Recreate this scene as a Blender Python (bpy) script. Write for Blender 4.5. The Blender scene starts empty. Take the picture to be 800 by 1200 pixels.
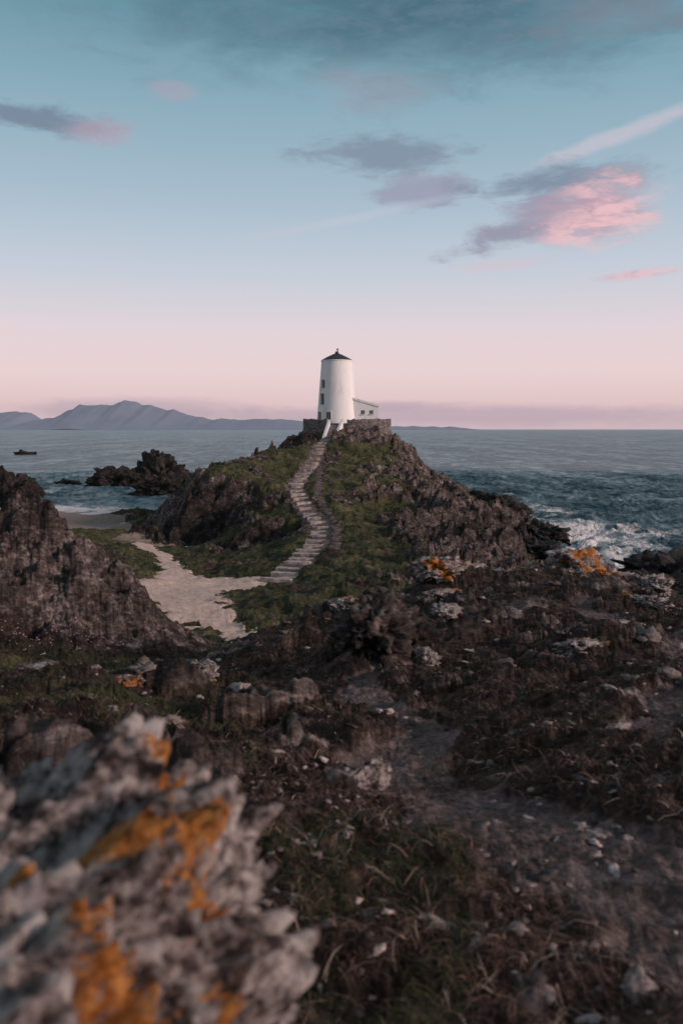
import bpy, bmesh, math, random
import numpy as np
from mathutils import Vector, Matrix
rng=np.random.default_rng(7); random.seed(7)
scene=bpy.context.scene
scene.view_settings.view_transform='Standard'; scene.view_settings.look='None'; scene.view_settings.exposure=0
EYE=13.0
# ------------------------------------------------------------ noise
def _h(*a,seed=0):
    K=[374761393,668265263,2246822519]
    h=np.full(a[0].shape,(seed*2654435761+12345)&0xffffffff,dtype=np.uint32)
    for i,v in enumerate(a): h=h+v.astype(np.int64).astype(np.uint32)*np.uint32(K[i])
    h=(h^(h>>np.uint32(13)))*np.uint32(1274126177); h=(h^(h>>np.uint32(15)))*np.uint32(2246822519)
    return h^(h>>np.uint32(16))
_r=np.random.default_rng(3)
_a=_r.uniform(0,2*np.pi,256); GX,GY=np.cos(_a),np.sin(_a)
_g3=_r.normal(size=(256,3)); _g3/=np.linalg.norm(_g3,axis=1)[:,None]
T1,T2,T3,T4=[_r.uniform(0,1,1024) for _ in range(4)]
def q5(t): return t*t*t*(t*(t*6-15)+10)
def perlin2(x,y,seed=0):
    ix=np.floor(x);iy=np.floor(y);fx=x-ix;fy=y-iy;u=q5(fx);v=q5(fy)
    def g(i,j):
        k=_h(ix+i,iy+j,seed=seed)&np.uint32(255); return GX[k]*(fx-i)+GY[k]*(fy-j)
    a=g(0,0)*(1-u)+g(1,0)*u; b=g(0,1)*(1-u)+g(1,1)*u
    return (a*(1-v)+b*v)*1.5
def fbm2(x,y,o=5,seed=0,gain=.5):
    s=0;a=1
    for i in range(o):
        s=s+a*perlin2(x,y,seed+i*17); x,y=(x*1.6+y*1.2),(y*1.6-x*1.2); a*=gain
    return s
def ridge2(x,y,o=5,seed=0,gain=.5):
    s=0;a=1
    for i in range(o):
        s=s+a*(.5-np.abs(perlin2(x,y,seed+i*13))); x,y=(x*1.7+y*1.1),(y*1.7-x*1.1); a*=gain
    return s
def facet2(x,y,seed=0,tilt=.8,soft=0.):
    ix=np.floor(x);iy=np.floor(y); best=np.full(x.shape,9.);b2=best.copy();val=np.zeros(x.shape)
    for i in(-1,0,1):
        for j in(-1,0,1):
            k=_h(ix+i,iy+j,seed=seed)&np.uint32(1023)
            dx=x-(ix+i+T1[k]);dy=y-(iy+j+T2[k]);d=np.hypot(dx,dy)
            v=T3[k]-.5+tilt*((T4[k]-.5)*dx+(T1[(k+77)&1023]-.5)*dy)*2
            m=d<best; b2=np.where(m,best,np.minimum(b2,d)); val=np.where(m,v,val);best=np.where(m,d,best)
    e=b2-best
    if soft: val=val*sm(0,soft,e)
    return val,e
def perlin3(p,seed=0):
    f=np.floor(p);r=p-f;u=q5(r)
    def g(i,j,k):
        h=_h(f[:,0]+i,f[:,1]+j,f[:,2]+k,seed=seed)&np.uint32(255); G=_g3[h]
        return G[:,0]*(r[:,0]-i)+G[:,1]*(r[:,1]-j)+G[:,2]*(r[:,2]-k)
    x0=[[g(0,j,k)*(1-u[:,0])+g(1,j,k)*u[:,0] for j in(0,1)] for k in(0,1)]
    y0=[x0[k][0]*(1-u[:,1])+x0[k][1]*u[:,1] for k in(0,1)]
    return (y0[0]*(1-u[:,2])+y0[1]*u[:,2])*1.5
def fbm3(p,o=4,seed=0,gain=.5):
    s=0;a=1
    for i in range(o): s=s+a*perlin3(p,seed+i*11); p=p*2.03+5.1; a*=gain
    return s
def facet3(p,seed=0,tilt=.9):
    f=np.floor(p);best=np.full(len(p),9.);b2=best.copy();val=np.zeros(len(p))
    for i in(-1,0,1):
        for j in(-1,0,1):
            for k in(-1,0,1):
                h=_h(f[:,0]+i,f[:,1]+j,f[:,2]+k,seed=seed)&np.uint32(1023)
                d=p-(f+np.array([i,j,k])+np.stack([T1[h],T2[h],T3[h]],1)); dd=np.linalg.norm(d,axis=1)
                n=_g3[h&np.uint32(255)]
                v=(T4[h]-.5)+tilt*(d*n).sum(1)
                m=dd<best;b2=np.where(m,best,np.minimum(b2,dd));val=np.where(m,v,val);best=np.where(m,dd,best)
    return val,b2-best
def sm(a,b,x):
    t=np.clip((x-a)/(b-a),0,1); return t*t*(3-2*t)
# ------------------------------------------------------------ terrain control points from image pixels and assumed depths: (bearing tan, distance, height)
S=[ # summit
(-.05,143,12.4),(-.02,143,13.3),(.02,143,13.3),(.05,143,13.0),(-.03,136,11.6),(0,136,12.4),(.04,136,12.6),(-.042,134,10.4),(.06,140,11.6),
(-.02,150,12.8),(.03,150,12.6),
(.08,138,8.8),(.11,132,5.9),(.13,125,3.6),(.16,115,3.4),(.19,106,2.9),(.225,88,1.0),(.24,77,.2),
(.05,110,6.8),(.05,92,4.3),(.10,92,4.2),(.15,88,2.9),(.2,80,2.1),(.2,68,1.5),(.12,72,2.5),(.05,70,2.8),(.05,80,3.7),(0,73,3.0),(0,88,4.5),(.01,108,6.8),(.02,125,9.8),(.08,120,6.8),
(-.035,120,8.5),(-.048,98,5.8),(-.028,84,3.9),(-.028,75,3.0),(-.06,66,2.2),(-.08,62,1.8),
# left knob
(-.06,128,10.2),(-.1,122,9.4),(-.138,115,8.0),(-.17,111,6.8),(-.195,107,5.0),(-.215,102,.6),(-.1,108,7.4),(-.12,102,6.4),(-.155,102,6.1),(-.185,102,4.6),
(-.165,98,.9),(-.2,97,.4),(-.08,94,4.5),(-.09,86,2.0),(-.125,96,2.0),(-.12,86,1.3),(-.14,78,1.0),(-.15,91,1.0),
(-.05,162,3),(.03,164,4),(.08,155,1),(-.1,145,1),(-.14,135,.3),(-.18,127,-.8),(-.215,119,-1),(.1,150,-2),(.14,140,-2),(.19,128,-2),(.23,115,-2),(.265,100,-2),(.275,85,-2),(.27,76,-1.8),
(-.6,210,-5),(-.3,210,-5),(0,215,-5),(.3,210,-5),(.6,210,-5),(.5,130,-4),(.4,100,-3),(.6,90,-3),(0,260,-6),(.3,260,-6),(-.3,260,-6),
(-.26,127,0),(-.32,134,0),(-.22,120,.1),(-.3,150,-2),(-.4,155,-2),(-.24,140,-1.6),(-.27,110,.6),(-.24,100,.7),(-.34,108,.7),(-.4,118,.4),(-.5,122,.2),(-.6,120,.5),
(-.25,80,1.4),(-.22,70,1.6),(-.2,60,1.9),(-.12,58,1.9),(-.15,66,1.4),(-.35,75,2),(-.5,80,2.5),(-.35,55,3),(-.5,55,4),
(-.12,42,2.9),(-.06,50,3.1),(0,50,3.3),(.05,58,2.6),(.1,62,2.1),(.2,60,1.3),(.25,66,-.1),(.3,62,-1.2),(.35,70,-1.5),(.45,62,-1),(.3,52,.3),(.42,50,.3),
(0,38,3.8),(.2,40,3.0),(.35,40,2.2),(-.15,37,3.7),(-.2,34,4.6),(-.1,33,4.2),(.1,33,4.8),(.3,33,4.4),(-.25,40,3.4),
# left outcrop
(-.4,33,9.7),(-.345,33,9.6),(-.30,32,8.7),(-.255,31,7.1),(-.215,30,5.9),(-.42,29.5,8.4),(-.36,29,8.1),(-.30,28.5,7.1),(-.42,25.5,6.6),(-.34,25.5,6.3),(-.25,27.5,5.9),(-.33,38,5),(-.25,35,4.3),(-.6,32,9.8),(-.6,27,8),(-.5,33,9.8),(-.5,39,6.2),(-.3,24.5,6.2),
(-.35,22,6.5),(-.2,23,6.4),(-.25,14,8.1),(-.4,14,8.3),(-.15,19,7.6),
(-.17,14,9.0),(-.1,17,8.8),(0,20,8.6),(.1,24,8.4),(.2,25,8.4),(.3,25,8.5),(.4,22,8.4),(.6,22,8.2),(.2,28,7.0),(.0,24,7.0),(.4,27,6.6),
(-.3,9,10.25),(-.45,9,10.2),(-.15,9.5,10.1),(-.1,8,10.3),(-.05,12,9.6),(.1,12,9.8),(.3,12,9.9),(.45,14,9.6),(.2,16,9.45),(.05,16,9.1),
(0,8,10.5),(.2,8,10.55),(.45,8,10.7),(.2,4.5,11.1),(.45,4.5,11.25),(0,4.5,11.1),(-.2,4.5,11.2),(-.4,4.5,11.3),(-.1,6,10.75),(-.3,6.5,10.8)]
C=[(b*d,d,z) for b,d,z in S]
C+=[(-1,2,11.5),(1,2,11.5),(0,0,11.5),(-5,0,11.6),(5,0,11.6),(0,-4,11.7),(-6,-4,11.8),(6,-4,11.8),(-15,0,10),(15,0,10.4),(-30,0,8),(30,0,8),
    (-14,14,8.6),(14,14,9.0),(-28,18,7.5),(26,18,6),(45,40,-1),(60,20,-2),(-45,45,4),(-60,60,3),(-60,20,5),(0,-12,11),(-80,100,1.5),(-110,60,2),(90,60,-4),(-60,0,5),(80,0,-4)]
C=np.array(C); CC=(.3+.028*np.hypot(C[:,0],C[:,1]))**2
n=len(C); A=np.zeros((n+3,n+3)); d2=((C[:,None,:2]-C[None,:,:2])**2).sum(2)
A[:n,:n]=-np.sqrt(d2+CC[None,:]); A[:n,n]=1;A[:n,n+1:]=C[:,:2]; A[n:,:n]=A[:n,n:].T
Wt=np.linalg.lstsq(A,np.r_[C[:,2],0,0,0],rcond=None)[0]
def base_h(x,y):
    sh=x.shape; x=x.ravel();y=y.ravel(); out=np.empty(len(x))
    for s in range(0,len(x),20000):
        X=x[s:s+20000];Y=y[s:s+20000]
        d=(X[:,None]-C[None,:,0])**2+(Y[:,None]-C[None,:,1])**2+CC[None,:]
        out[s:s+20000]=-(np.sqrt(d)@Wt[:n])+Wt[n]+Wt[n+1]*X+Wt[n+2]*Y
    return out.reshape(sh)
def polydist(x,y,pts):
    best=np.full(x.shape,1e9)
    for (ax,ay,aw),(bx,by,bw) in zip(pts[:-1],pts[1:]):
        L=(bx-ax)**2+(by-ay)**2; t=np.clip(((x-ax)*(bx-ax)+(y-ay)*(by-ay))/L,0,1)
        d=np.hypot(x-ax-t*(bx-ax),y-ay-t*(by-ay))/(aw+t*(bw-aw)); best=np.minimum(best,d)
    return best
def W(l): return [(b*d,d,w) for b,d,w in l]
STEP=W([(-.082,62,1.1),(-.055,67,1.1),(-.034,73,1.0),(-.024,79,1.0),(-.029,86,.95),(-.046,93,.95),(-.055,101,.95),(-.046,109,.9),(-.034,119,.9),(-.024,128,.9),(-.016,135.5,.9)])
TRACK=W([(-.01,72,.8),(-.004,79,.5),(-.016,88,.5),(-.028,98,.6),(-.025,110,.6),(-.024,122,.8)])
SAND=W([(-.078,62.5,1.3),(-.11,62.5,2.8),(-.16,62,4.0),(-.20,59,3.9),(-.205,54,3.4),(-.18,48,2.1),(-.145,44,1.2),(-.12,41,.9),(-.11,38,.7)])
SAND2=W([(-.19,62,2.2),(-.20,70,1.0),(-.21,80,.8),(-.235,92,1.2)])
DIRT=[(3.2,.8,.7),(1.7,2.2,.65),(.85,3.2,.55),(.35,4.3,.36),(.5,6.0,.24),(.2,8,.24),(.9,11,.2)]
DIRT2=[(2.0,5.2,.35),(3.6,8.0,.5),(5,12,.5),(5,18,.5)]
ROCKB=[(-.175,99,7,5,1.3),(-.2,105,4,5,1.2),(-.125,97,5,3.4,1.2),(.115,118,7,14,1.),(.16,100,10,12,1.),(.175,82,9,9,1.1),(.2,70,8,6,1.1),(.11,80,5,5,.9),(.035,132,6,5,.9),(-.045,135,2.5,4,1.),(.045,116,4.5,6,.9),
 (-.1,86,6,3.5,.9),(-.09,90,2.5,2.5,.4),(-.40,31,7.2,4.5,1.2),(-.285,29.5,2.8,3,1.1),(.1,60,6,5,.7),(.25,62,7,6,1.),(.08,100,6,7,.8),
 (.12,24,1.6,1.8,.9),(.3,25,2.2,2,.9),(.03,20,1.5,1.5,.6),(.4,23,3,2,.7),(.2,16,1.3,1,.7),(-.33,9.5,1.0,.7,.8),(-.2,9,.6,.5,.9),(.38,13,1.1,.9,.9),(.03,10.5,.7,1.4,1.),(.12,13.5,.8,.7,.8),(.28,19,1.2,1.,.8),(0.,4.4,.22,.6,.6)]
# ------------------------------------------------------------ terrain grid
OY=-4.0
r=[1.5]
while r[-1]<64: r.append(r[-1]*1.0068)
while r[-1]<158: r.append(r[-1]+.22)
while r[-1]<275: r.append(r[-1]+1.2)
r=np.array(r)
th=np.radians(np.r_[np.linspace(-88,-27,60)[:-1],np.linspace(-27,27,930),np.linspace(27,88,60)[1:]])
Rg,Tg=np.meshgrid(r,th,indexing='ij'); X=Rg*np.sin(Tg);Y=OY+Rg*np.cos(Tg)
wx=fbm2(X*.09,Y*.09,3,5)*2.0*sm(35,60,Y)+fbm2(X*.5,Y*.5,3,9)*.3*sm(2,8,Y)
wy=fbm2(X*.09,Y*.09,3,25)*1.8*sm(35,60,Y)*(1-sm(126,134,Y))+fbm2(X*.5,Y*.5,3,29)*.3*sm(2,8,Y)
B=base_h(X+wx*.6,Y+wy*.6)
# peat mounds of the headland
for mx,my,rx,ry,hh_ in [(.45,10.6,.8,1.2,.30),(1.8,14,1.1,.9,.28),(-.7,13,.9,.9,.22),(3.6,11,1.2,.8,.22),(3.,17,1.4,1.1,.3),(.2,17.5,1.2,1.,.3),(5.6,19,1.6,1.2,.3),(5.8,23.5,2.2,1.2,.25),(2.6,23,1.6,1.,.25),(-2.3,8.6,1.2,.6,.12)]:
    B=B+hh_*np.exp(-(((X-mx)/rx)**2+((Y-my)/ry)**2)**1.3)
gr,gt=np.gradient(B); dr=np.gradient(r)[:,None]; dt=np.gradient(th)[None,:]
slope=np.hypot(gr/dr,gt/(dt*Rg))
R=np.zeros(X.shape)
for b,d,rx,ry,w in ROCKB:
    q=((X-b*d)/rx)**2+((Y-d)/ry)**2; R=np.maximum(R,w*np.exp(-q*.9))
n1=fbm2(X*.12,Y*.12,5,40); n2=fbm2(X*.7,Y*.7,5,50); n3=fbm2(X*2.3,Y*2.3,4,55)
near=1-sm(26,34,Y)
R=np.maximum(R,sm(.5,.85,slope)*sm(30,45,Y))
R=np.clip(R+n1*.35*(1-near)*sm(.05,.4,R)+n2*.3*sm(.05,.4,R),0,1.2)
R=np.maximum(R,near*sm(.42,.7,n2*.8+n3*.25+.04))
R=sm(.26,.66,R)
patch=sm(.28,.55,n1*.7+n2*.5)*sm(66,76,Y)*sm(1.2,2.2,B)
sd=polydist(X+n2*.8,Y+n2*1.2,SAND); sd=np.minimum(sd,polydist(X+n2*.6,Y,SAND2))
sand=1-sm(.8,1.15,sd)
st=1-sm(.9,1.5,polydist(X+n3*.2,Y,STEP)); tk=(1-sm(.5,1.2,polydist(X+n3*.3,Y,TRACK)))*.75
dd=np.minimum(polydist(X+n2*.3+n3*.12,Y+n2*.25,DIRT),polydist(X+n2*.4,Y+n3*.3,DIRT2)*1.5)
dirt=(1-sm(.45,1.3,dd))*near
trail=np.maximum(np.maximum(st,tk),dirt)
beach=sm(.98,.7,B/1.3)*sm(88,98,Y)*sm(-.185,-.2,X/np.maximum(Y,1))*(1-sm(.3,.6,R))
beach=np.clip(beach,0,1)
keep=(1-sand)*(1-trail*.9)*(1-beach*.5)
R=R*keep; Rg_=R.copy(); patch=patch*keep*(1-R); R=np.maximum(R,patch*.9)
dark=np.zeros(X.shape)  # shade of the left cliff painted into rock colour; near outcrop is darker rock
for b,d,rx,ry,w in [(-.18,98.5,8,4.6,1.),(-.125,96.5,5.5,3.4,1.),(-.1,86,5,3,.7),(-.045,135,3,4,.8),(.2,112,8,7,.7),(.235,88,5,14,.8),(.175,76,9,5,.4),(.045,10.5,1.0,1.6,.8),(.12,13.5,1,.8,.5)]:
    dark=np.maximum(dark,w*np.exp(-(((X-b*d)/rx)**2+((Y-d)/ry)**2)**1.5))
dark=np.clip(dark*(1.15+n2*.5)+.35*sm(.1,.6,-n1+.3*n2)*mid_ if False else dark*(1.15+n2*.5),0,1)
xr=X*.8+Y*.6; yr=Y*.8-X*.6
f1,e1=facet2(xr*.13+n1*.3,yr*.22,60,soft=.15); f2,e2=facet2(xr*.42+n2*.2,yr*.65,61,soft=.2); f3,e3=facet2(xr*1.3+n3*.1,yr*1.9,62,soft=.2)
big=f1*2.3+f2*1.3+f3*.46-np.exp(-e1*10)*.35+ridge2(xr*.22,yr*.36,5,70,.52)*1.05-.5
f4,e4=facet2(xr*.8+n3*.15,yr*1.4,63,soft=.35); f5,e5=facet2(xr*2.6+n3*.2,yr*4.0,64,soft=.35)
fine=f4*.26+f5*.09+ridge2(xr*1.2,yr*2.0,5,72,.52)*.15+.04
mid=sm(26,34,Y)
outc=np.exp(-(((X+12)/9)**2+((Y-30)/6)**2)*.8)
damp=1-.75*sm(133,137,Y)*np.exp(-((X-1)/8)**2)
knob=1-.3*np.exp(-(((X+17)/9)**2+((Y-104)/12)**2))
lump=fbm2(X*.45,Y*.45,6,93,.58)
relief=Rg_*((big*(1-np.minimum(outc*1.6,1)))*mid*damp*knob+fine*(1-mid)*(1-outc)+outc*(f2*.55+fine*1.0+lump*.75+f3*.3-.15))+patch*(f3*.35+f4*.4+.12)*damp
soft=(1-R)*((fbm2(X*.3,Y*.3,5,80)*.4+fbm2(X*1.4,Y*1.4,4,81)*.15)*mid + (fbm2(X*.8,Y*.8,4,82)*.17*sm(2,6,Y)+fbm2(X*4,Y*4,5,83,.6)*.055)*(1-mid))
flat=np.clip(np.maximum(sand,np.maximum(beach,trail)),0,1)
smallk=(ridge2(X*5,Y*5,4,85,.6)*.036+fbm2(X*17,Y*17,3,88,.6)*.011)*(1-mid)
Z=B+relief+soft*(1-.75*flat)+smallk*(1-.4*flat)-.05*trail*(1-mid)-.1*st*mid
pl=1-sm(5.5,9,np.hypot(X-1,(Y-143)*1.0)); Z=Z*(1-pl)+np.minimum(Z,13.6)*pl
grass=sm(32,40,Y)*.95+ (1-sm(32,40,Y))*np.clip(.02+n2*.5+.15*n3,0,.34)
for b,d,rx,ry,w in [(-.3,7.2,1.6,1.6,.6),(-.28,21,8,5,.85),(-.02,2.6,.3,.4,.55),(.08,2.0,.2,.3,.5),(-.05,9,.7,1.2,.4),(.02,12,.9,1.2,.4),(.28,6,.6,.5,.3)]:
    grass=np.maximum(grass,w*np.exp(-(((X-b*d)/rx)**2+((Y-d)/ry)**2))+n3*.1)
grass=np.clip(grass*(1-R)*(1-flat)-mid*.6*sm(.0,.6,n1*.8+.6*n2+.05),0,1)
def interp_grid(arr,x,y):
    x=np.asarray(x,float);y=np.asarray(y,float)
    rr=np.hypot(x,y-OY);tt=np.arctan2(x,y-OY)
    fi=np.clip(np.interp(rr,r,np.arange(len(r))),0,len(r)-1.001);fj=np.clip(np.interp(tt,th,np.arange(len(th))),0,len(th)-1.001)
    i=fi.astype(int);j=fj.astype(int);u=fi-i;v=fj-j
    return (arr[i,j]*(1-u)+arr[i+1,j]*u)*(1-v)+(arr[i,j+1]*(1-u)+arr[i+1,j+1]*u)*v
def hz(x,y): return interp_grid(Z,x,y)
# ------------------------------------------------------------ node helpers
class NT:
    def __init__(s,tree): s.t=tree;s.n=tree.nodes;s.l=tree.links
    def put(s,sock,v):
        if isinstance(v,bpy.types.NodeSocket): s.l.new(v,sock)
        elif v is not None: sock.default_value=v
    def m(s,op,a,b=None,c=None,clamp=False):
        n=s.n.new('ShaderNodeMath');n.operation=op;n.use_clamp=clamp
        s.put(n.inputs[0],a);
        if b is not None:s.put(n.inputs[1],b)
        if c is not None:s.put(n.inputs[2],c)
        return n.outputs[0]
    def mix(s,f,a,b,mode='MIX'):
        n=s.n.new('ShaderNodeMix');n.data_type='RGBA';n.blend_type=mode
        s.put(n.inputs[0],f)
        for i,v in((6,a),(7,b)):
            if isinstance(v,tuple) and len(v)==3:v=(*v,1)
            s.put(n.inputs[i],v)
        return n.outputs[2]
    def noise(s,vec,scale,detail=6,rough=.6,dist=0.):
        n=s.n.new('ShaderNodeTexNoise');s.put(n.inputs['Vector'],vec);n.inputs['Scale'].default_value=scale
        n.inputs['Detail'].default_value=detail;n.inputs['Roughness'].default_value=rough;n.inputs['Distortion'].default_value=dist
        return n.outputs[0]
    def ramp(s,f,st,interp='LINEAR'):
        n=s.n.new('ShaderNodeValToRGB');s.put(n.inputs[0],f);e=n.color_ramp.elements;n.color_ramp.interpolation=interp
        while len(e)<len(st): e.new(.5)
        for k,(p,c) in enumerate(st): e[k].position=p;e[k].color=(*c,1)
        return n.outputs[0]
    def rng(s,v,a,b,c=0.,d=1.,smooth=True):
        n=s.n.new('ShaderNodeMapRange');n.interpolation_type='SMOOTHSTEP' if smooth else 'LINEAR'
        for i,x in enumerate((v,a,b,c,d)): s.put(n.inputs[i],x)
        return n.outputs[0]
    def vmath(s,op,a,b=None):
        n=s.n.new('ShaderNodeVectorMath');n.operation=op;s.put(n.inputs[0],a)
        if b is not None:s.put(n.inputs[1],b)
        return n.outputs[0]
    def attr(s,name):
        n=s.n.new('ShaderNodeAttribute');n.attribute_name=name;return n.outputs['Fac']
    def attrc(s,name):
        n=s.n.new('ShaderNodeAttribute');n.attribute_name=name;return n.outputs['Color']
    def pos(s): return s.n.new('ShaderNodeNewGeometry').outputs['Position']
    def bump(s,h,dist,strength=1.,normal=None):
        n=s.n.new('ShaderNodeBump');s.put(n.inputs['Height'],h);n.inputs['Distance'].default_value=dist;n.inputs['Strength'].default_value=strength
        if normal is not None:s.l.new(normal,n.inputs['Normal'])
        return n.outputs[0]
def material(name):
    m=bpy.data.materials.new(name);m.use_nodes=True
    b=m.node_tree.nodes['Principled BSDF'];b.inputs['Roughness'].default_value=.9
    b.inputs['Specular IOR Level'].default_value=.25
    return m,NT(m.node_tree),b
def rockcol(N,P,dark=1.):
    st=N.vmath('MULTIPLY',P,(1.,1.4,2.0))
    a=N.noise(P,.8,7,.72,.3);b=N.noise(st,3.2,6,.76,.5)
    v=N.m('ADD',N.m('MULTIPLY',a,.5),N.m('MULTIPLY',b,.5))
    k=dark
    col=N.ramp(v,[(.37,(.014*k,.012*k,.011*k)),(.46,(.062*k,.046*k,.042*k)),(.525,(.17*k,.128*k,.118*k)),(.585,(.40*k,.32*k,.30*k)),(.66,(.72*k,.62*k,.59*k))])
    return col,v
mt,N,bs=material('coastal_ground'); P=N.pos()
rc,rv=rockcol(N,P,.95)
J=N.noise(P,2.2,6,.75)
lich=N.rng(J,.62,.69)
rc=N.mix(N.m('MULTIPLY',lich,.35),rc,(.42,.19,.08))
rc=N.mix(N.m('MULTIPLY',N.attr('dark'),.92),rc,N.mix(1.,rc,(.16,.155,.155),'MULTIPLY'))  # rock colour multiplied down where cliff shade is painted in
g2=N.noise(P,5,6,.78);g0=N.noise(P,.35,5,.7);gv=N.m('ADD',N.m('MULTIPLY',g0,.5),N.m('MULTIPLY',g2,.5))
gc=N.ramp(gv,[(.36,(.012,.013,.007)),(.44,(.040,.042,.018)),(.50,(.078,.080,.034)),(.56,(.14,.122,.062)),(.65,(.27,.205,.135))])
p2=N.noise(P,14,6,.8,.8);pv=N.m('ADD',N.m('MULTIPLY',J,.42),N.m('MULTIPLY',p2,.58))
pc=N.ramp(pv,[(.39,(.010,.007,.006)),(.47,(.034,.021,.017)),(.53,(.08,.052,.042)),(.60,(.19,.13,.11)),(.69,(.50,.39,.35))])
sc=N.ramp(J,[(.3,(.38,.27,.225)),(.5,(.58,.42,.355)),(.72,(.68,.53,.46))])
tc=N.ramp(N.m('ADD',N.m('MULTIPLY',p2,.6),N.m('MULTIPLY',J,.4)),[(.38,(.04,.028,.026)),(.49,(.17,.122,.115)),(.58,(.34,.26,.25)),(.68,(.55,.46,.44))])
bc=N.ramp(J,[(.3,(.19,.135,.115)),(.7,(.34,.26,.225))])
jit=N.m('MULTIPLY',N.m('SUBTRACT',N.m('ADD',N.m('MULTIPLY',J,.7),N.m('MULTIPLY',g2,.3)),.5),1.5)
def mask(nm,a=.35,b=.62,k=1.): return N.rng(N.m('ADD',N.attr(nm),N.m('MULTIPLY',jit,k)),a,b)
col=pc
col=N.mix(mask('grass',.3,.6),col,gc)
col=N.mix(mask('trail',.4,.8,1.1),col,tc)
col=N.mix(mask('beach',.4,.6,.4),col,bc)
col=N.mix(mask('rock',.38,.6,.9),col,rc)
col=N.mix(mask('sand',.42,.55,.35),col,sc)
N.put(bs.inputs['Base Color'],col)
inv=N.m('SUBTRACT',1.,N.m('MAXIMUM',N.attr('sand'),N.attr('beach')))
hb=N.m('MULTIPLY',N.noise(P,2.5,7,.74,.4),N.m('ADD',.15,inv)); hb2=N.m('MULTIPLY',N.noise(P,22,5,.75,.3),N.m('ADD',.3,inv))
N.put(bs.inputs['Normal'],N.bump(hb2,.05,1.,N.bump(hb,.45,1.)))
# ------------------------------------------------------------ mesh utils
def mesh_obj(name,V,F,mat,attrs=None,smooth=True,parent=None,cols=None):
    me=bpy.data.meshes.new(name); V=np.asarray(V,np.float32)
    if isinstance(F,np.ndarray):
        k=F.shape[1]; me.vertices.add(len(V));me.vertices.foreach_set('co',V.ravel())
        me.loops.add(F.size);me.loops.foreach_set('vertex_index',F.astype(np.int32).ravel())
        me.polygons.add(len(F));me.polygons.foreach_set('loop_start',np.arange(0,F.size,k,dtype=np.int32))
        me.update(calc_edges=True)
    else: me.from_pydata([tuple(v) for v in V],[],F);me.update()
    if smooth: me.polygons.foreach_set('use_smooth',np.ones(len(me.polygons),bool))
    for k_,a in (attrs or {}).items():
        at=me.attributes.new(k_,'FLOAT','POINT');at.data.foreach_set('value',np.asarray(a,np.float32))
    if cols is not None:
        at=me.attributes.new('tint','FLOAT_COLOR','POINT');at.data.foreach_set('color',np.c_[cols,np.ones(len(cols))].astype(np.float32).ravel())
    me.materials.append(mat); o=bpy.data.objects.new(name,me);scene.collection.objects.link(o)
    if parent:o.parent=parent
    return o
nr,nt=X.shape
idx=np.arange(nr*nt).reshape(nr,nt)
F=np.stack([idx[:-1,:-1],idx[:-1,1:],idx[1:,1:],idx[1:,:-1]],-1)[:,:,::-1].reshape(-1,4)
Vt=np.stack([X,Y,Z],-1).reshape(-1,3)
lab=np.zeros(X.shape,int)
lab[Y>32]=1; lab[(sand>.5)]=2; lab[(beach>.5)]=3
flab=lab[:-1,:-1].ravel()
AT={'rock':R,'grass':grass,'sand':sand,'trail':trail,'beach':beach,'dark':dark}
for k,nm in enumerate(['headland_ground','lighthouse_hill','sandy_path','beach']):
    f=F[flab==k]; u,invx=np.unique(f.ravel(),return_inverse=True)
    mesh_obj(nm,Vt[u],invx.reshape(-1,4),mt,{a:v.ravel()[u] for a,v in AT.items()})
# ------------------------------------------------------------ sea
rs=list(np.arange(30,300,.55)); 
while rs[-1]<45000: rs.append(rs[-1]*1.02)
rs=np.array(rs); ts=np.radians(np.r_[np.linspace(-180,-32,60)[:-1],np.linspace(-32,32,560),np.linspace(32,180,60)[1:]])
SR,ST=np.meshgrid(rs,ts,indexing='ij');SX=SR*np.sin(ST);SY=SR*np.cos(ST)
calm=1-.65*np.exp(-(((SX+38)/22)**2+((SY-140)/25)**2))
amp=(1-sm(220,300,SR))*calm
swx=SX+fbm2(SX*.05,SY*.05,3,240)*6;swy=SY+fbm2(SX*.05,SY*.05,3,241)*6
SZ=((ridge2(swx*.09,swy*.15,5,200,.6)-.55)*1.2+fbm2(swx*.5,swy*.8,3,203)*.2)*amp
sb=np.full(SX.shape,-6.); mk=(SR<262)&(np.abs(ST)<1.3); sb[mk]=interp_grid(Z,SX[mk],SY[mk])
SZ=np.where(sb>-1.2,SZ*.3,SZ)
shore=sm(-2.6,-.1,sb)
fn=ridge2(SX*.18,SY*.22,5,210,.6); fn2=fbm2(SX*.06,SY*.06,4,220)
foam=shore*sm(.25,.65,fn+.15)
for b,d,rx,ry,w in [(.235,112,8,15,.95),(.26,95,9,13,1.1),(.285,82,10,10,1.3),(.30,72,9,7,1.2),(.22,130,9,13,.75),(.36,85,12,9,.8),(.29,108,11,12,.8),(-.24,130,9,3,.8)]:
    q=((SX-b*d)/rx)**2+((SY-d)/ry)**2; foam=np.maximum(foam,w*np.exp(-q*.6)*sm(.1,.7,fn+.5*fn2+.2))
foam[:]=np.where(SR>255,0,foam)
i2=np.arange(SX.size).reshape(SX.shape)
SF=np.stack([i2[:-1,:-1],i2[:-1,1:],i2[1:,1:],i2[1:,:-1]],-1)[:,:,::-1].reshape(-1,4)
ms,N,bs=material('sea_water');P=N.pos()
w1=N.noise(N.vmath('MULTIPLY',P,(1.,1.1,1.)),.07,8,.75,.5);w2=N.noise(N.vmath('MULTIPLY',P,(1.,1.5,1.)),1.1,4,.65,.3)
w3=N.noise(N.vmath('MULTIPLY',P,(1.,.30,1.)),.22,5,.75,.3);w4=N.noise(N.vmath('MULTIPLY',P,(1.,.18,1.)),.035,7,.82,.2)
N.put(bs.inputs['Normal'],N.bump(w2,.35,1.,N.bump(w1,4.,1.)))
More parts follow.
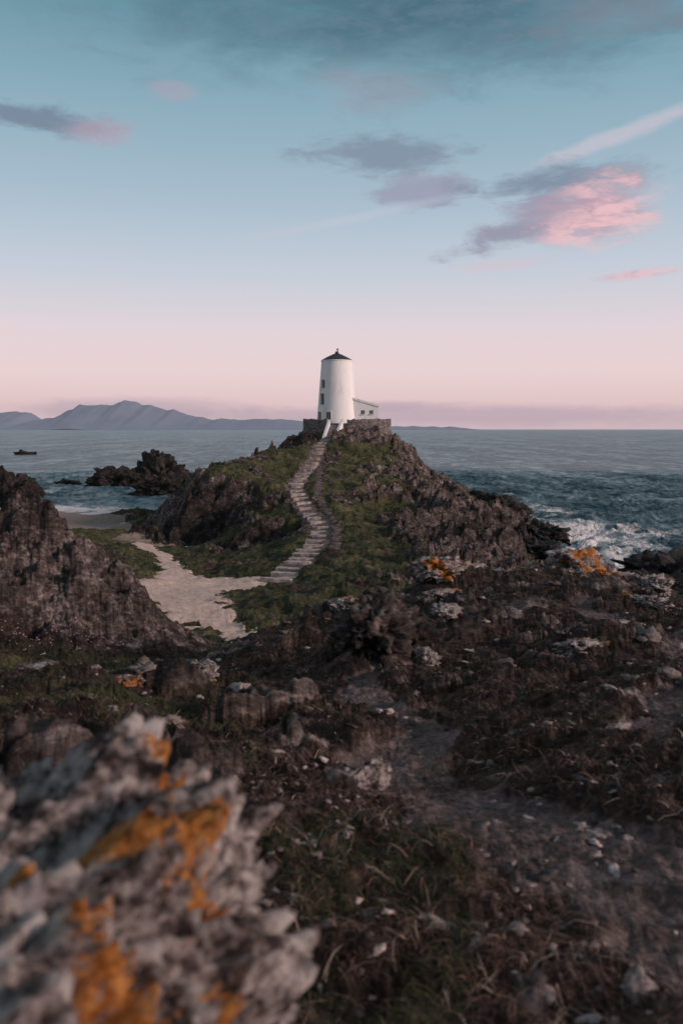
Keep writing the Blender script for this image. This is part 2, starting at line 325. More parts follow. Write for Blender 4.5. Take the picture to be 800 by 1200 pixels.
fo=N.rng(N.m('ADD',N.attr('foam'),N.m('MULTIPLY',N.m('SUBTRACT',N.noise(P,1.3,6,.75,.6),.5),1.1)),.36,.70)
wc=N.ramp(N.m('ADD',N.m('MULTIPLY',w3,.5),N.m('MULTIPLY',w4,.5)),[(.41,(.022,.062,.085)),(.50,(.095,.165,.20)),(.585,(.34,.44,.485))])
N.put(bs.inputs['Base Color'],N.mix(fo,wc,(.92,.87,.87)))
N.put(bs.inputs['Roughness'],N.rng(fo,0,1,.3,.8)); bs.inputs['IOR'].default_value=1.33;bs.inputs['Specular IOR Level'].default_value=.28
mesh_obj('sea',np.stack([SX,SY,SZ],-1).reshape(-1,3),SF,ms,{'foam':foam.ravel()})
# ------------------------------------------------------------ rocks
mr,N,bs=material('crag_rock');P=N.pos()
c,v=rockcol(N,P,.6);N.put(bs.inputs['Base Color'],c)
N.put(bs.inputs['Normal'],N.bump(N.noise(P,14,6,.75),.05,.9,N.bump(N.noise(P,2.5,7,.7),.25,.9)))
mdk,N,bs=material('wet_dark_rock');P=N.pos()
c,v=rockcol(N,P,.16);N.put(bs.inputs['Base Color'],c);bs.inputs['Roughness'].default_value=.6
N.put(bs.inputs['Normal'],N.bump(N.noise(P,2.0,7,.7),.4,.9))
def lichen_mat(name,k,sc):
    m,N,bs=material(name);P=N.pos()
    a=N.noise(P,6*sc,8,.74,.5);b_=N.noise(P,34*sc,6,.7)
    v=N.m('ADD',N.m('MULTIPLY',a,.62),N.m('MULTIPLY',b_,.38))
    q=lambda r_,g_,b2: (r_*k,g_*k,b2*k)
    c=N.ramp(v,[(.40,(.014,.010,.010)),(.45,q(.10,.072,.068)),(.49,q(.33,.265,.25)),(.545,q(.70,.60,.575)),(.62,q(.90,.82,.79))])
    of=N.rng(N.m('ADD',N.attr('orange'),N.m('MULTIPLY',N.m('SUBTRACT',N.noise(P,24*sc,7,.8,.5),.5),2.6)),.50,.66)
    oc=N.ramp(N.noise(P,45*sc,6,.7),[(.35,(.20*k,.06*k,.014*k)),(.47,(.60*k,.21*k,.045*k)),(.64,(.88*k,.40*k,.13*k))])
    N.put(bs.inputs['Base Color'],N.mix(of,c,oc))
    N.put(bs.inputs['Normal'],N.bump(N.noise(P,60*sc,6,.75),.014/sc,1.,N.bump(a,.12/sc,1.)))
    return m
ml=lichen_mat('lichen_rock',.95,1.); ml2=lichen_mat('weathered_lichen_rock',.80,.7)
def ico(sub):
    bm=bmesh.new();bmesh.ops.create_icosphere(bm,subdivisions=sub,radius=1.)
    V=np.array([v.co[:] for v in bm.verts]);F=np.array([[v.index for v in f.verts] for f in bm.faces]);bm.free();return V,F
ICO={k:ico(k) for k in(2,3,5,6,7)}
def make_rock(name,c,size,mat,sub=6,seed=1,box=3.,fs=1.6,famp=.35,namp=.18,rz=0.,attrf=None,peaks=0.,fine=0.,tilt=(0,0)):
    V,Fc=ICO[sub]; U=V/((np.abs(V)**box).sum(1)**(1/box))[:,None]
    q=U*fs+seed*7.3; q=q@np.array([[.8,.5,.33],[-.6,.67,.44],[0,-.55,.83]])*np.array([1,1,1.5])
    f,e=facet3(q,seed);g,e2=facet3(q*2.7+3,seed+1);h,e3=facet3(q*6+3,seed+2)
    k1=sm(0,.2,e);k2=sm(0,.25,e2)
    d=1+famp*(f*k1+.5*g*k2+.2*h)-famp*.15*np.exp(-e*12)+namp*fbm3(U*2.2+seed*3.1,6,seed)
    if fine:
        fb=fbm3(U*5+seed,6,seed+9,.62); d=d+fine*fb-fine*.9*np.exp(-e3*6)-fine*2.2*sm(.2,.55,fbm3(U*3.2+seed+20,3,seed+30))
    Wv=U*d[:,None]
    if peaks: Wv[:,2]*=(1+peaks*perlin3(np.c_[U[:,:2]*2.3,U[:,2]*0]+seed,seed+5))
    Wv=Wv*np.array(size); Wv[:,2]+=Wv[:,0]*tilt[0]+Wv[:,1]*tilt[1]; cz,sz=math.cos(rz),math.sin(rz)
    Wv=np.stack([Wv[:,0]*cz-Wv[:,1]*sz,Wv[:,0]*sz+Wv[:,1]*cz,Wv[:,2]],1)+np.array(c)
    return mesh_obj(name,Wv,Fc,mat,attrf(Wv) if attrf else {'orange':np.zeros(len(Wv))})
for (c,s,sd_,pk) in [((-50,196,-.3),(8.6,4,4.2),11,.2),((-42,198,-.2),(6.6,4,6.6),13,.2),((-35,172,-.3),(6.8,4,3.8),14,.2),((-27.5,172,-.3),(4.4,3,4.8),25,.2),((-65,202,-.2),(2.8,2,1.3),15,.2),((-56,146,.2),(4.6,3,4.6),16,.2),((-163,440,-1),(5.5,4,2.6),17,.2),
     ((20.5,113,1.2),(4.4,4,2.9),18,.3),((26,70,-.3),(3.4,3.5,1.3),19,.4),((29.5,74,-.2),(5.0,4,2.2),20,.4),((24.5,64,-.4),(3.2,2.5,.9),21,.4),((31,63,0),(4,3,1.4),22,.4),((23.5,100,.0),(3,5,1.8),23,.4),((19.3,82,.2),(2.6,5,1.9),24,.4)]:
    make_rock('sea_stack' if c[1]>120 else 'shore_rock',c,s,mdk,6,sd_,2.1,1.5,.30,.30,0.,None,pk,.03)
def orange_attr(Wv):
    o=np.zeros(len(Wv))
    for x,y,rr,w in [(-.37,1.27,.055,1),(-.30,1.24,.05,1),(-.225,1.27,.055,1),(-.28,1.0,.06,1),(-.33,1.08,.04,.9),(-.31,1.52,.06,.9),(-.22,1.6,.045,.7),(-.165,1.1,.04,1),(-.47,1.2,.04,.9),(-.62,1.5,.05,.7),(-.55,1.05,.05,.7),(-.75,1.2,.1,.8)]:
        o=np.maximum(o,w*np.exp(-((Wv[:,0]-x)**2+(Wv[:,1]-y)**2)/rr**2*.7))
    return {'orange':o}
make_rock('lichen_covered_rock',(-.75,1.18,11.86),(.61,.59,.52),ml,7,33,4.0,1.7,.13,.10,-.05,orange_attr,0,.072,(.08,.03))
def orng(Wv): return {'orange':np.clip(fbm3(Wv*1.3,3,9)*1.2+.2,0,1)}
BLD=[(.40,10.2,.46,.6,.42,41),(.85,10.9,.35,.4,.3,74),(.15,11.6,.3,.3,.18,42),(.12,4.55,.09,.2,.09,43),(2.95,10.3,.34,.22,.09,44),
  (2.6,22.8,.7,.6,.28,47),(3.3,24.0,.8,.6,.34,48),(4.3,24.4,.6,.6,.3,63),(6.7,24.4,1.0,.7,.5,49),(7.6,24.4,.9,.7,.4,50),(8.6,23.4,.6,.5,.3,64),(1.6,22.2,.45,.4,.2,75),(5.5,24.2,.4,.4,.22,76),(-1.6,9.3,.25,.2,.1,52),(-3.1,8.8,.35,.25,.1,53),(-2.2,8.6,.2,.15,.08,54),
  (-.7,14.5,.35,.3,.16,56),(.1,17.5,.4,.35,.2,57),(.5,19.2,.4,.3,.16,77),(2.2,18.,.4,.3,.14,58),(1.0,20.5,.5,.4,.24,61),(4.6,13.3,.35,.25,.11,66),(6.3,17.5,.5,.3,.18,67),(-.4,18.5,.3,.2,.15,68),(.6,15.5,.25,.2,.12,70),(1.7,13.7,.25,.2,.1,78),(.95,9.9,.2,.14,.12,79)]
for x,y,a,b2,c2,s in BLD:
    make_rock('boulder',(x,y,float(hz(x,y))+c2*.02),(a,b2,c2),ml2 if s not in(41,42,74,61,56,68,70) else mr,5,s,2.6,1.4,.38,.25,s*1.3,orng,0,.05)
mstone,N,bs=material('loose_stone');P=N.pos()
N.put(bs.inputs['Base Color'],N.mix(1.,N.attrc('tint'),N.ramp(N.noise(P,30,6,.75),[(.35,(.3,.28,.28)),(.6,(1.05,1,1))]),'MULTIPLY'))
N.put(bs.inputs['Normal'],N.bump(N.noise(P,45,5,.7),.012,.9))
V3,F3=ICO[3];V2,F2=ICO[2]; Vs=[];Fs=[];Cs=[];off=0
cnt=0
while cnt<1200:
    d=math.exp(rng.uniform(math.log(2.0),math.log(27)));b=rng.uniform(-.6,.6);x=b*d;y=d
    w=fbm2(np.array([x*.9]),np.array([y*.9]),3,300)[0]
    if rng.random()>.3+w*1.8: continue
    s=.006+.008*rng.pareto(1.9)*min(1.,d/6)+.0028*d*rng.random(); s=min(s,.12)
    f,e=facet3(V3*1.2+rng.uniform(0,90),3)
    q=V3*(1+.8*f+.25*fbm3(V3*1.6+rng.uniform(0,90),3))[:,None]
    q=q*np.array([s*rng.uniform(.8,1.7),s*rng.uniform(.6,1.1),s*rng.uniform(.3,.55)])
    a=rng.uniform(0,6.28);q=np.stack([q[:,0]*math.cos(a)-q[:,1]*math.sin(a),q[:,0]*math.sin(a)+q[:,1]*math.cos(a),q[:,2]+q[:,0]*rng.uniform(-.3,.3)],1)
    q+=np.array([x,y,float(hz(x,y))+s*.08]); Vs.append(q);Fs.append(F3+off);off+=len(q)
    k=rng.choice([.10,.2,.36,.55],p=[.25,.33,.27,.15]);Cs.append(np.tile(np.array([k*1.1,k*.93,k*.89]),(len(q),1)));cnt+=1
mesh_obj('scattered_stones',np.concatenate(Vs),np.concatenate(Fs),mstone,cols=np.concatenate(Cs),smooth=False)
# ------------------------------------------------------------ grass / dead bracken
mg,N,bs=material('dry_grass');N.put(bs.inputs['Base Color'],N.attrc('tint'));bs.inputs['Roughness'].default_value=.8
def blades(name,n,dmin,dmax,bmin,bmax,L,wd,pal,pw,seed,flatness=.5,thr=.1,avoid=True):
    g=np.random.default_rng(seed)
    M=n*4; d=np.exp(g.uniform(np.log(dmin),np.log(dmax),M));b=g.uniform(bmin,bmax,M);x=b*d;y=d
    dens=fbm2(x*1.1,y*1.1,4,seed+3)+.4*fbm2(x*4,y*4,3,seed+4)
    ok=dens+g.uniform(-.3,.3,M)>thr
    if avoid: ok&=(interp_grid(trail,x,y)+interp_grid(R,x,y)*.8)<g.uniform(.1,.8,M)
    x=x[ok][:n];y=y[ok][:n];m=len(x);d=y; z=hz(x,y)
    a=g.uniform(0,2*np.pi,m);ln=L*g.uniform(.4,1.4,m)*(1+.03*d);w=wd*(1+.28*d)*g.uniform(.6,1.3,m)
    up=g.uniform(.15,1,m)*(1-flatness)+.08; curl=g.uniform(-2.2,2.2,m)
    seg=4;pts=[];p=np.stack([x,y,z-.004],1);el=np.arcsin(np.clip(up,0,1))+.5
    for k in range(seg+1):
        pts.append(p.copy()); 
        dirv=np.stack([np.cos(a)*np.cos(el),np.sin(a)*np.cos(el),np.sin(el)],1);p=p+dirv*(ln/seg)[:,None]
        el=el-g.uniform(.2,.9,m)*(.4+flatness);el=np.maximum(el,-.35);a=a+curl/seg
    V=np.empty((m,seg+1,2,3))
    for k in range(seg+1):
        sd2=np.stack([-np.sin(a),np.cos(a),g.uniform(-.3,.3,m)],1)*(w*(1-.85*k/seg)*.5)[:,None]
        V[:,k,0]=pts[k]-sd2;V[:,k,1]=pts[k]+sd2
    ix=np.arange(m*(seg+1)*2).reshape(m,seg+1,2)
    Fq=np.stack([ix[:,:-1,0],ix[:,:-1,1],ix[:,1:,1],ix[:,1:,0]],-1).reshape(-1,4)
    pal=np.array(pal);ci=g.choice(len(pal),m,p=pw);col=pal[ci]*g.uniform(.6,1.3,(m,1))
    return mesh_obj(name,V.reshape(-1,3),Fq,mg,cols=np.repeat(col,(seg+1)*2,axis=0))
BR=[(.07,.038,.029),(.14,.078,.060),(.26,.16,.125),(.50,.38,.32),(.03,.018,.014)]
blades('dead_bracken',70000,1.4,22,-.6,.6,.075,.0016,BR,[.28,.32,.18,.06,.16],90,.78,-.02)
blades('dead_bracken',1800,1.4,6,-.3,.6,.14,.0022,BR,[.15,.35,.3,.12,.08],97,.65,.1)
GR=[(.04,.052,.018),(.07,.075,.03),(.14,.12,.065),(.025,.03,.013)]
blades('grass_tufts',14000,4.5,12,-.6,-.1,.07,.0016,GR,[.3,.3,.2,.2],91,.35,.05)
blades('grass_tufts',4500,1.8,3.6,-.12,.16,.07,.0016,GR,[.4,.35,.08,.17],92,.4,.18)
blades('grass_tufts',6000,5,20,-.1,.6,.07,.0014,GR,[.3,.3,.2,.2],93,.4,.28)
blades('grass_tufts',14000,17,26,-.5,-.1,.11,.0012,GR,[.35,.3,.1,.25],94,.3,-.1)
mp,N,bs=material('thrift_petals');N.put(bs.inputs['Base Color'],N.attrc('tint'))
Vs=[];Fs=[];off=0;g=np.random.default_rng(5);Cs=[]
for k in range(170):
    cx,cy=[(-8.4,26.8),(-7.2,27.2),(-9.4,26.3),(-10.2,26.2)][g.integers(4)];x=cx+g.normal()*.5;y=cy+g.normal()*.4
    s=g.uniform(.014,.028);q=V2*s*np.array([1,1,.7])+np.array([x,y,float(hz(x,y))+.06]);Vs.append(q);Fs.append(F2+off);off+=len(q);kk=g.uniform(.6,1.0);Cs.append(np.tile(np.array([.48,.27,.34])*kk,(len(q),1)))
mesh_obj('thrift_flowers',np.concatenate(Vs),np.concatenate(Fs),mp,cols=np.concatenate(Cs))
# ------------------------------------------------------------ steps up the hill
mst,N,bs=material('pale_step_stone');P=N.pos()
N.put(bs.inputs['Base Color'],N.ramp(N.noise(P,2.2,6,.75),[(.34,(.12,.095,.09)),(.5,(.36,.29,.27)),(.66,(.56,.48,.45))]))
N.put(bs.inputs['Normal'],N.bump(N.noise(P,12,6,.7),.03,.8))
pp=np.array([(a,b) for a,b,_ in STEP]);seg=np.r_[0,np.cumsum(np.hypot(*np.diff(pp,axis=0).T))]
Vs=[];Fs=[];off=0;s=0.;g=np.random.default_rng(12)
def cl(s): 
    xs=[np.interp(s+o,seg,pp[:,0]) for o in(-3,-1.5,0,1.5,3)];ys=[np.interp(s+o,seg,pp[:,1]) for o in(-3,-1.5,0,1.5,3)];return np.mean(xs),np.mean(ys)
while s<seg[-1]-1:
    x,y=cl(s);x2,y2=cl(s+.5);dx,dy=x2-x,y2-y;L=math.hypot(dx,dy)+1e-9;dx/=L;dy/=L
    dep=g.uniform(.55,.85);w=g.uniform(.7,1.05)*(1.2 if y<75 else .92);z0=float(hz(x,y));z1=float(hz(x+dx*dep,y+dy*dep))
    zt=max(z0,z1)+.12; x+=g.uniform(-.15,.15); tw=g.uniform(-.18,.18)
    crn=[(-w,-tw),(-w*.3,-g.uniform(0,.12)),(w*.4,-g.uniform(0,.12)),(w,tw),(w*g.uniform(.85,1.05),dep+tw),(-w*g.uniform(.85,1.05),dep-tw)]
    top=[(x+dy*u+dx*v,y-dx*u+dy*v,zt+g.uniform(-.03,.03)) for u,v in crn];bot=[(a,b,zt-.6) for a,b,_ in top]
    Vs+=top+bot;m=len(crn);Fs.append([off+i for i in range(m)]);
    for i in range(m):Fs.append([off+i,off+m+i,off+m+(i+1)%m,off+(i+1)%m])
    off+=2*m;s+=dep+g.uniform(.85,1.5)
mesh_obj('stone_steps',Vs,Fs,mst,smooth=False)
# ------------------------------------------------------------ lighthouse
mw,N,bs=material('whitewashed_render');P=N.pos()
dirtn=N.noise(N.vmath('MULTIPLY',P,(1.,1.,.25)),1.1,8,.7)
N.put(bs.inputs['Base Color'],N.ramp(dirtn,[(.25,(.58,.54,.53)),(.45,(.78,.74,.74)),(.7,(.83,.80,.80))]))
N.put(bs.inputs['Normal'],N.bump(N.noise(P,5,8,.65),.04,.7));bs.inputs['Roughness'].default_value=.75
mrf,N,bs=material('dark_slate');P=N.pos();N.put(bs.inputs['Base Color'],N.ramp(N.noise(P,3,6,.7),[(.3,(.02,.022,.03)),(.7,(.06,.06,.075))]));bs.inputs['Roughness'].default_value=.6
mgl,N,bs=material('dark_window_glass');bs.inputs['Base Color'].default_value=(.015,.018,.022,1);bs.inputs['Roughness'].default_value=.2
mwl,N,bs=material('drystone');P=N.pos()
vn=N.n.new('ShaderNodeTexVoronoi');vn.inputs['Scale'].default_value=2.4;N.put(vn.inputs['Vector'],N.vmath('MULTIPLY',P,(1.,1.,1.8)))
sc_=N.mix(.6,vn.outputs['Color'],N.noise(P,4,7,.7));bw=N.n.new('ShaderNodeRGBToBW');N.put(bw.inputs[0],sc_)
N.put(bs.inputs['Base Color'],N.ramp(bw.outputs[0],[(.25,(.04,.035,.035)),(.5,(.13,.11,.105)),(.75,(.26,.22,.21))]))
N.put(bs.inputs['Normal'],N.bump(vn.outputs['Distance'],.12,.8))
LH=bpy.data.objects.new('lighthouse',None);scene.collection.objects.link(LH)
LC=np.array([-.75,143.,14.3]); LH.location=LC
def lathe(name,prof,mat,seg=64,c=(0,0,0),smooth=True,parent=LH):
    V=[];Fc=[]
    for rr,z in prof:
        for k in range(seg):
            a=2*math.pi*k/seg;V.append((c[0]+rr*math.cos(a),c[1]+rr*math.sin(a),c[2]+z))
    for i in range(len(prof)-1):
        for k in range(seg):
            k2=(k+1)%seg;Fc.append([i*seg+k,i*seg+k2,(i+1)*seg+k2,(i+1)*seg+k])
    Fc.append([(len(prof)-1)*seg+k for k in range(seg)])
    return mesh_obj(name,V,Fc,mat,smooth=smooth,parent=parent)
def sharp(o):
    m=o.modifiers.new('es','EDGE_SPLIT');m.split_angle=math.radians(30)
HT=10.0; RB=3.35;RT=2.55
sharp(lathe('tower_wall',[(RB+.12,-1.2),(RB,0),(RB-.18,2.2),(RT+.02,HT-.2),(RT+.1,HT-.18),(RT+.1,HT),(RT-.1,HT),(RT-.1,HT-.12)],mw))
sharp(lathe('conical_roof',[(RT+.04,HT-.05),(RT+.02,HT+.08),(1.5,HT+.66),(.3,HT+1.2),(.28,HT+1.45),(.2,HT+1.5)],mrf,48))
sharp(lathe('roof_finial',[(.09,HT+1.45),(.09,HT+1.75),(.16,HT+1.8),(.16,HT+1.95),(.03,HT+2.0)],mrf,12,(0.1,0,0)))
def box(name,size,loc,mat,rotz=0,parent=LH,tilt=0):
    bm=bmesh.new();bmesh.ops.create_cube(bm,size=1.)
    for v in bm.verts:v.co=Vector((v.co.x*size[0],v.co.y*size[1],v.co.z*size[2]))
    bmesh.ops.bevel(bm,geom=bm.edges[:],offset=min(size)*.08,segments=1,affect='EDGES')
    me=bpy.data.meshes.new(name);bm.to_mesh(me);bm.free();me.materials.append(mat)
    o=bpy.data.objects.new(name,me);scene.collection.objects.link(o);o.location=loc;o.rotation_euler=(tilt,0,rotz)
    if parent:o.parent=parent
    return o
def rad(z): return RB-.18+(RT-RB+.2)*(z-2.2)/(HT-2.4) if z>2.2 else RB-.08*z
def window(name,az,z,w,h):
    a=math.radians(az);dx,dy=math.sin(a),-math.cos(a);rr=rad(z)
    box(name+'_surround',(w+.22,.16,h+.22),(dx*(rr-.05),dy*(rr-.05),z),mw,a)
    box(name+'_pane',(w,.12,h),(dx*(rr+.0),dy*(rr+.0),z),mgl,a)
    box(name+'_glazing_bar',(.05,.06,h*.98),(dx*(rr+.05),dy*(rr+.05),z),mw,a)
    box(name+'_sill',(w+.35,.25,.1),(dx*(rr+.02),dy*(rr+.02),z-h/2-.08),mw,a)
window('upper_window',-50,6.1,.75,1.35);window('middle_window',-50,3.6,.8,1.9);window('lower_window',-24,.9,.7,1.2)
window('door_window',-58,.75,.8,1.6)
def prism(name,pts,y0,y1,mat,parent=LH):
    V=[(x,y0,z) for x,z in pts]+[(x,y1,z) for x,z in pts];m=len(pts)
    Fc=[list(range(m)),list(range(2*m-1,m-1,-1))]+[[i,i+m,(i+1)%m+m,(i+1)%m] for i in range(m)]
    o=mesh_obj(name,V,Fc,mat,smooth=False,parent=parent)
    bm=bmesh.new();bm.from_mesh(o.data);bmesh.ops.recalc_face_normals(bm,faces=bm.faces);bm.to_mesh(o.data);bm.free();return o
prism('annexe_wall',[(2.0,-1.2),(6.8,-1.2),(6.8,2.4),(2.0,3.75)],-1.6,2.2,mw)
prism('annexe_roof',[(2.0,3.79),(6.9,2.4),(6.9,2.54),(2.0,3.93)],-1.45,2.35,mrf)
prism('annexe_parapet',[(2.0,3.75),(6.9,2.37),(6.9,2.72),(2.0,4.08)],-1.72,-1.46,mw)
for nm,x in(('annexe_window',4.3),('annexe_side_window',5.7)):
    box(nm+'_pane',(.5,.12,.6),(x,-1.62,1.5),mgl);box(nm+'_sill',(.7,.22,.08),(x,-1.68,1.15),mw);box(nm+'_bar',(.05,.05,.6),(x,-1.69,1.5),mw)
LW=bpy.data.objects.new('stone_wall',None);scene.collection.objects.link(LW)
g=np.random.default_rng(8)
def wall_arc(a0,a1,name):
    V=[];Fc=[];k=max(2,int(abs(a1-a0)/2));
    for i in range(k+1):
        a=math.radians(a0+(a1-a0)*i/k);jj=g.uniform(-.1,.1);ex=7.5;ey=6.
        x,y=1.1+ex*math.cos(a),143+ey*math.sin(a);x2,y2=1.1+(ex-.6)*math.cos(a),143+(ey-.6)*math.sin(a);zt=14.6+g.uniform(-.16,.16);zb=10.5
        V+=[(x+jj*.5,y,zb),(x+jj*.3,y,zt),(x2,y2,zt-g.uniform(0,.05)),(x2,y2,zb)]
    for i in range(k):
        b=i*4
        for q in range(3):Fc.append([b+q,b+q+4,b+q+5,b+q+1])
    Fc+= [[0,1,2,3],[k*4+3,k*4+2,k*4+1,k*4]]
    mesh_obj(name,V,Fc,mwl,smooth=False,parent=LW)
wall_arc(-118+0,-118-222,'wall_ring'); wall_arc(-92,-20,'wall_front')
lathe('platform_floor',[(5.8,10.8),(5.8,13.95)],mwl,40,(1.,143.,0),False,LW)
WS=bpy.data.objects.new('whitewashed_stair_walls',None);scene.collection.objects.link(WS)
def sidewall(nm,x0,y0,z0,x1,y1,z1,t=.4,h=1.0):
    dx,dy=x1-x0,y1-y0;L=math.hypot(dx,dy);nx,ny=-dy/L*t/2,dx/L*t/2
    V=[(x0+nx,y0+ny,z0-3),(x0-nx,y0-ny,z0-3),(x1-nx,y1-ny,z1-3),(x1+nx,y1+ny,z1-3),(x0+nx,y0+ny,z0+h),(x0-nx,y0-ny,z0+h),(x1-nx,y1-ny,z1+h),(x1+nx,y1+ny,z1+h)]
    mesh_obj(nm,V,[[0,1,5,4],[1,2,6,5],[2,3,7,6],[3,0,4,7],[4,5,6,7]],mw,smooth=False,parent=WS)
sidewall('left_wall',-2.9,135.2,10.6,-2.0,137.8,13.5); sidewall('right_wall',-.9,134.8,11.0,.1,137.4,13.6)
for i in range(10):
    t=i/9;box('stair_tread',(1.8,.5,.6),(-1.9+1.0*t,134.9+2.7*t,11.0+2.6*t-.2),mst,-.3,WS)
# ------------------------------------------------------------ distant mountains
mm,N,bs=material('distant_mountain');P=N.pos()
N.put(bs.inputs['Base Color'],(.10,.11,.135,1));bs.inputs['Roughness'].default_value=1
bs.inputs['Emission Color'].default_value=(.17,.185,.24,1);bs.inputs['Emission Strength'].default_value=.58  # glow stands in for airlight haze in front of the mountains
D=15.
prof=[(-600,8),(-450,12),(-425,21),(-400,20),(-378,22),(-366,21),(-357,12),(-345,14),(-335,14),(-318,21),(-307,25),(-298,30),(-290,28.5),(-280,30),(-272,28),(-262,30),(-250,35),(-240,34),(-232,29.5),(-222,30.5),(-214,27),(-203,23.5),(-195,24),(-180,18.5),(-165,15),(-150,12.5),(-140,13.5),(-115,12),(-95,13.5),(-60,12.5),(-30,8),(20,5),(80,4.5),(135,3.5),(165,0)]
px=np.array([p[0] for p in prof])*D;pz=np.array([p[1] for p in prof])*D
gx=np.linspace(-9000,2475,520);gy=np.linspace(13200,17500,46);GXX,GYY=np.meshgrid(gx,gy,indexing='ij')
hh=np.interp(GXX,px,pz)+fbm2(GXX*.006,GYY*0+3,4,400)[:,:]*14*(np.interp(GXX,px,pz)>20)
t=np.clip(1-np.abs(GYY-15000-fbm2(GXX*.0006,GYY*.0006,3,401)*300)/1700,0,1); zz=hh*t**1.1*(1+.25*fbm2(GXX*.002,GYY*.002,4,402)*(1-t))
zz=np.maximum(zz-2,-5)
ii=np.arange(GXX.size).reshape(GXX.shape);MF=np.stack([ii[:-1,:-1],ii[1:,:-1],ii[1:,1:],ii[:-1,1:]],-1).reshape(-1,4)
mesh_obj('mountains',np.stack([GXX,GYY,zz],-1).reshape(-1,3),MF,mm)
# ------------------------------------------------------------ sky
SUN_EL,SUN_AZ=18.,112.
w=bpy.data.worlds.new('World');scene.world=w;w.use_nodes=True;N=NT(w.node_tree);bg=w.node_tree.nodes['Background']
tc_=N.n.new('ShaderNodeTexCoord').outputs['Generated'];sp=N.n.new('ShaderNodeSeparateXYZ');N.put(sp.inputs[0],tc_)
x_,y_,z_=sp.outputs
DG=57.2958
az=N.m('MULTIPLY',N.m('ARCTAN2',x_,y_),DG);el=N.m('MULTIPLY',N.m('ARCSINE',z_),DG)
sky=N.n.new('ShaderNodeTexSky');sky.sky_type='NISHITA';sky.sun_disc=False;sky.sun_elevation=math.radians(SUN_EL);sky.sun_rotation=math.radians(SUN_AZ)
sky.dust_density=2.;sky.ozone_density=2.
gs=[(0,(.62,.48,.52)),(.05,(.76,.56,.57)),(.125,(.84,.65,.66)),(.225,(.78,.67,.71)),(.35,(.58,.63,.71)),(.51,(.40,.52,.62)),(.69,(.26,.42,.51)),(.86,(.14,.30,.37)),(1,(.13,.25,.32)),(1.4,(.20,.23,.26))]
grad=N.ramp(N.m('MULTIPLY',z_,1.,clamp=True),[(p/2,c_) for p,c_ in gs])
cv=N.n.new('ShaderNodeCombineXYZ');N.put(cv.inputs[0],N.m('MULTIPLY',az,.14));N.put(cv.inputs[1],N.m('MULTIPLY',el,.40))
fn_=N.noise(cv.outputs[0],1.,8,.62,.5);fn2_=N.noise(N.vmath('ADD',cv.outputs[0],(7.,3.,1.)),3.2,7,.66,.4)
nz=N.m('SUBTRACT',N.m('ADD',N.m('MULTIPLY',fn_,.6),N.m('MULTIPLY',fn2_,.4)),.5)
c=grad
def cloud(c,a0,e0,ra,re,colr,op,rot=0.,k=3.6,soft=.75):
    da=N.m('SUBTRACT',az,a0);de=N.m('SUBTRACT',el,e0);cr,sr=math.cos(math.radians(rot)),math.sin(math.radians(rot))
    u=N.m('ADD',N.m('MULTIPLY',da,cr/ra),N.m('MULTIPLY',de,sr/ra));v=N.m('ADD',N.m('MULTIPLY',da,-sr/re),N.m('MULTIPLY',de,cr/re))
    q=N.m('SQRT',N.m('ADD',N.m('MULTIPLY',u,u),N.m('MULTIPLY',v,v)))
    d=N.m('ADD',N.m('SUBTRACT',1.,q),N.m('MULTIPLY',nz,k))
    return N.mix(N.m('MULTIPLY',N.rng(d,-.1,soft),op),c,colr)
GM=(.22,.27,.36)
PK=N.mix(N.rng(fn2_,.36,.60),(.50,.34,.42),(.86,.53,.56))
TB=N.mix(N.rng(fn2_,.35,.65),(.06,.14,.19),(.115,.20,.26))
c=cloud(c,6,25.2,26,5.4,TB,.95,0,2.0,1.0)
c=cloud(c,17,24.0,8,1.6,(.24,.25,.32),.45)
c=cloud(c,1.7,21,5,1.6,(.38,.38,.47),.35)
c=cloud(c,3,17.2,5.5,1.4,GM,.8);c=cloud(c,5.5,15.2,4.8,1.2,(.33,.32,.42),.75,5)
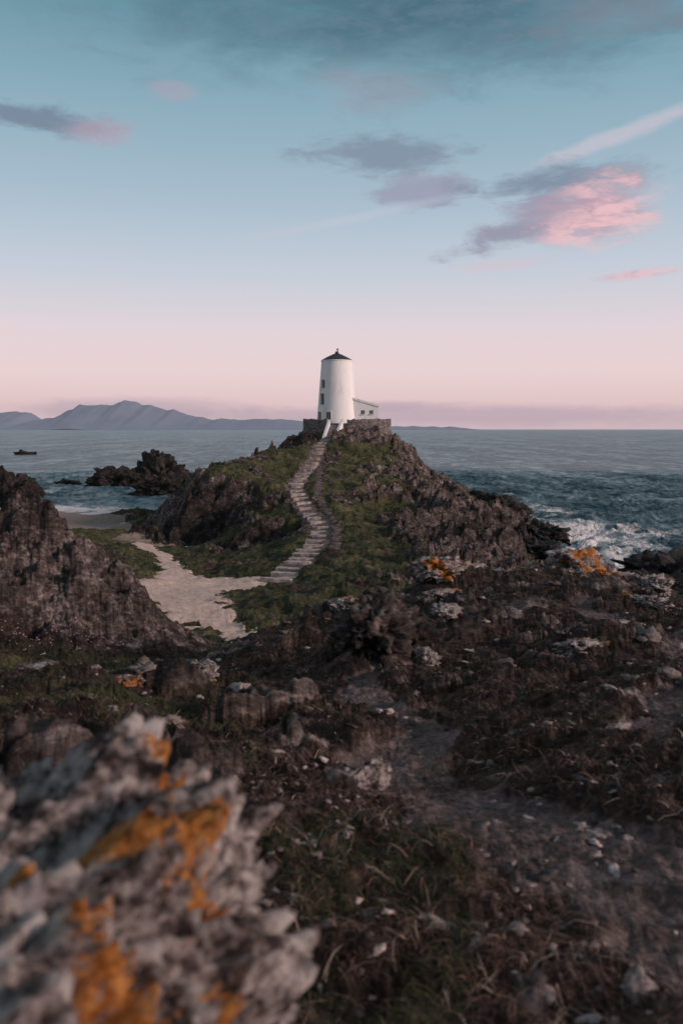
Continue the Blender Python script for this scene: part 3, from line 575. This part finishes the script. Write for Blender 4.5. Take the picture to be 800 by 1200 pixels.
c=cloud(c,17,17.4,7,.6,(.60,.56,.63),.7,15,2.2)
c=cloud(c,13.5,15.2,6.5,1.3,GM,.9)
c=cloud(c,11.2,12.4,5.0,1.1,(.30,.29,.38),.85,12)
c=cloud(c,16,13.4,4.6,2.3,PK,.95,5,3.2);c=cloud(c,12.8,13.8,2.8,1.2,(.34,.30,.40),.75)
c=cloud(c,-18.5,18.2,5.6,.9,(.18,.23,.31),.85);c=cloud(c,-15,18.0,3.0,.9,(.48,.38,.46),.6)
c=cloud(c,18.6,9.5,3.4,.42,PK,.7,4,1.5);c=cloud(c,10.2,10.4,4,.5,(.70,.55,.62),.5,4,1.5)
c=cloud(c,-1,13.1,8,.45,(.55,.58,.67),.6,11,1.6);c=cloud(c,-10.5,20.4,1.6,.6,(.45,.38,.47),.5)
HB=(.50,.39,.46)
c=cloud(c,8,.9,26,.9,HB,.75,0,1.6);c=cloud(c,3.6,1.5,4.5,.5,HB,.7,0,1.4);c=cloud(c,-14,1.3,10,.9,HB,.7,0,1.6)
nis=N.mix(1.,sky.outputs[0],(.10,.10,.10),'MULTIPLY')
N.put(bg.inputs[0],N.mix(.05,c,nis));bg.inputs[1].default_value=1.
sl=bpy.data.lights.new('sun','SUN');sl.energy=3.0;sl.angle=math.radians(9);sl.color=(1,.76,.68)
so=bpy.data.objects.new('sun',sl);scene.collection.objects.link(so)
e,a=math.radians(SUN_EL),math.radians(SUN_AZ);dv=Vector((math.sin(a)*math.cos(e),math.cos(a)*math.cos(e),math.sin(e)))
so.rotation_euler=dv.to_track_quat('Z','Y').to_euler()
cam=bpy.data.cameras.new('camera');co=bpy.data.objects.new('camera',cam);scene.collection.objects.link(co)
cam.sensor_fit='VERTICAL';cam.sensor_height=36;cam.sensor_width=24;cam.lens=30;cam.clip_start=.05;cam.clip_end=80000
co.location=(0,0,EYE);co.rotation_euler=(math.radians(90-5.54),0,0)
cam.dof.use_dof=True;cam.dof.focus_distance=90;cam.dof.aperture_fstop=2.6
scene.camera=co
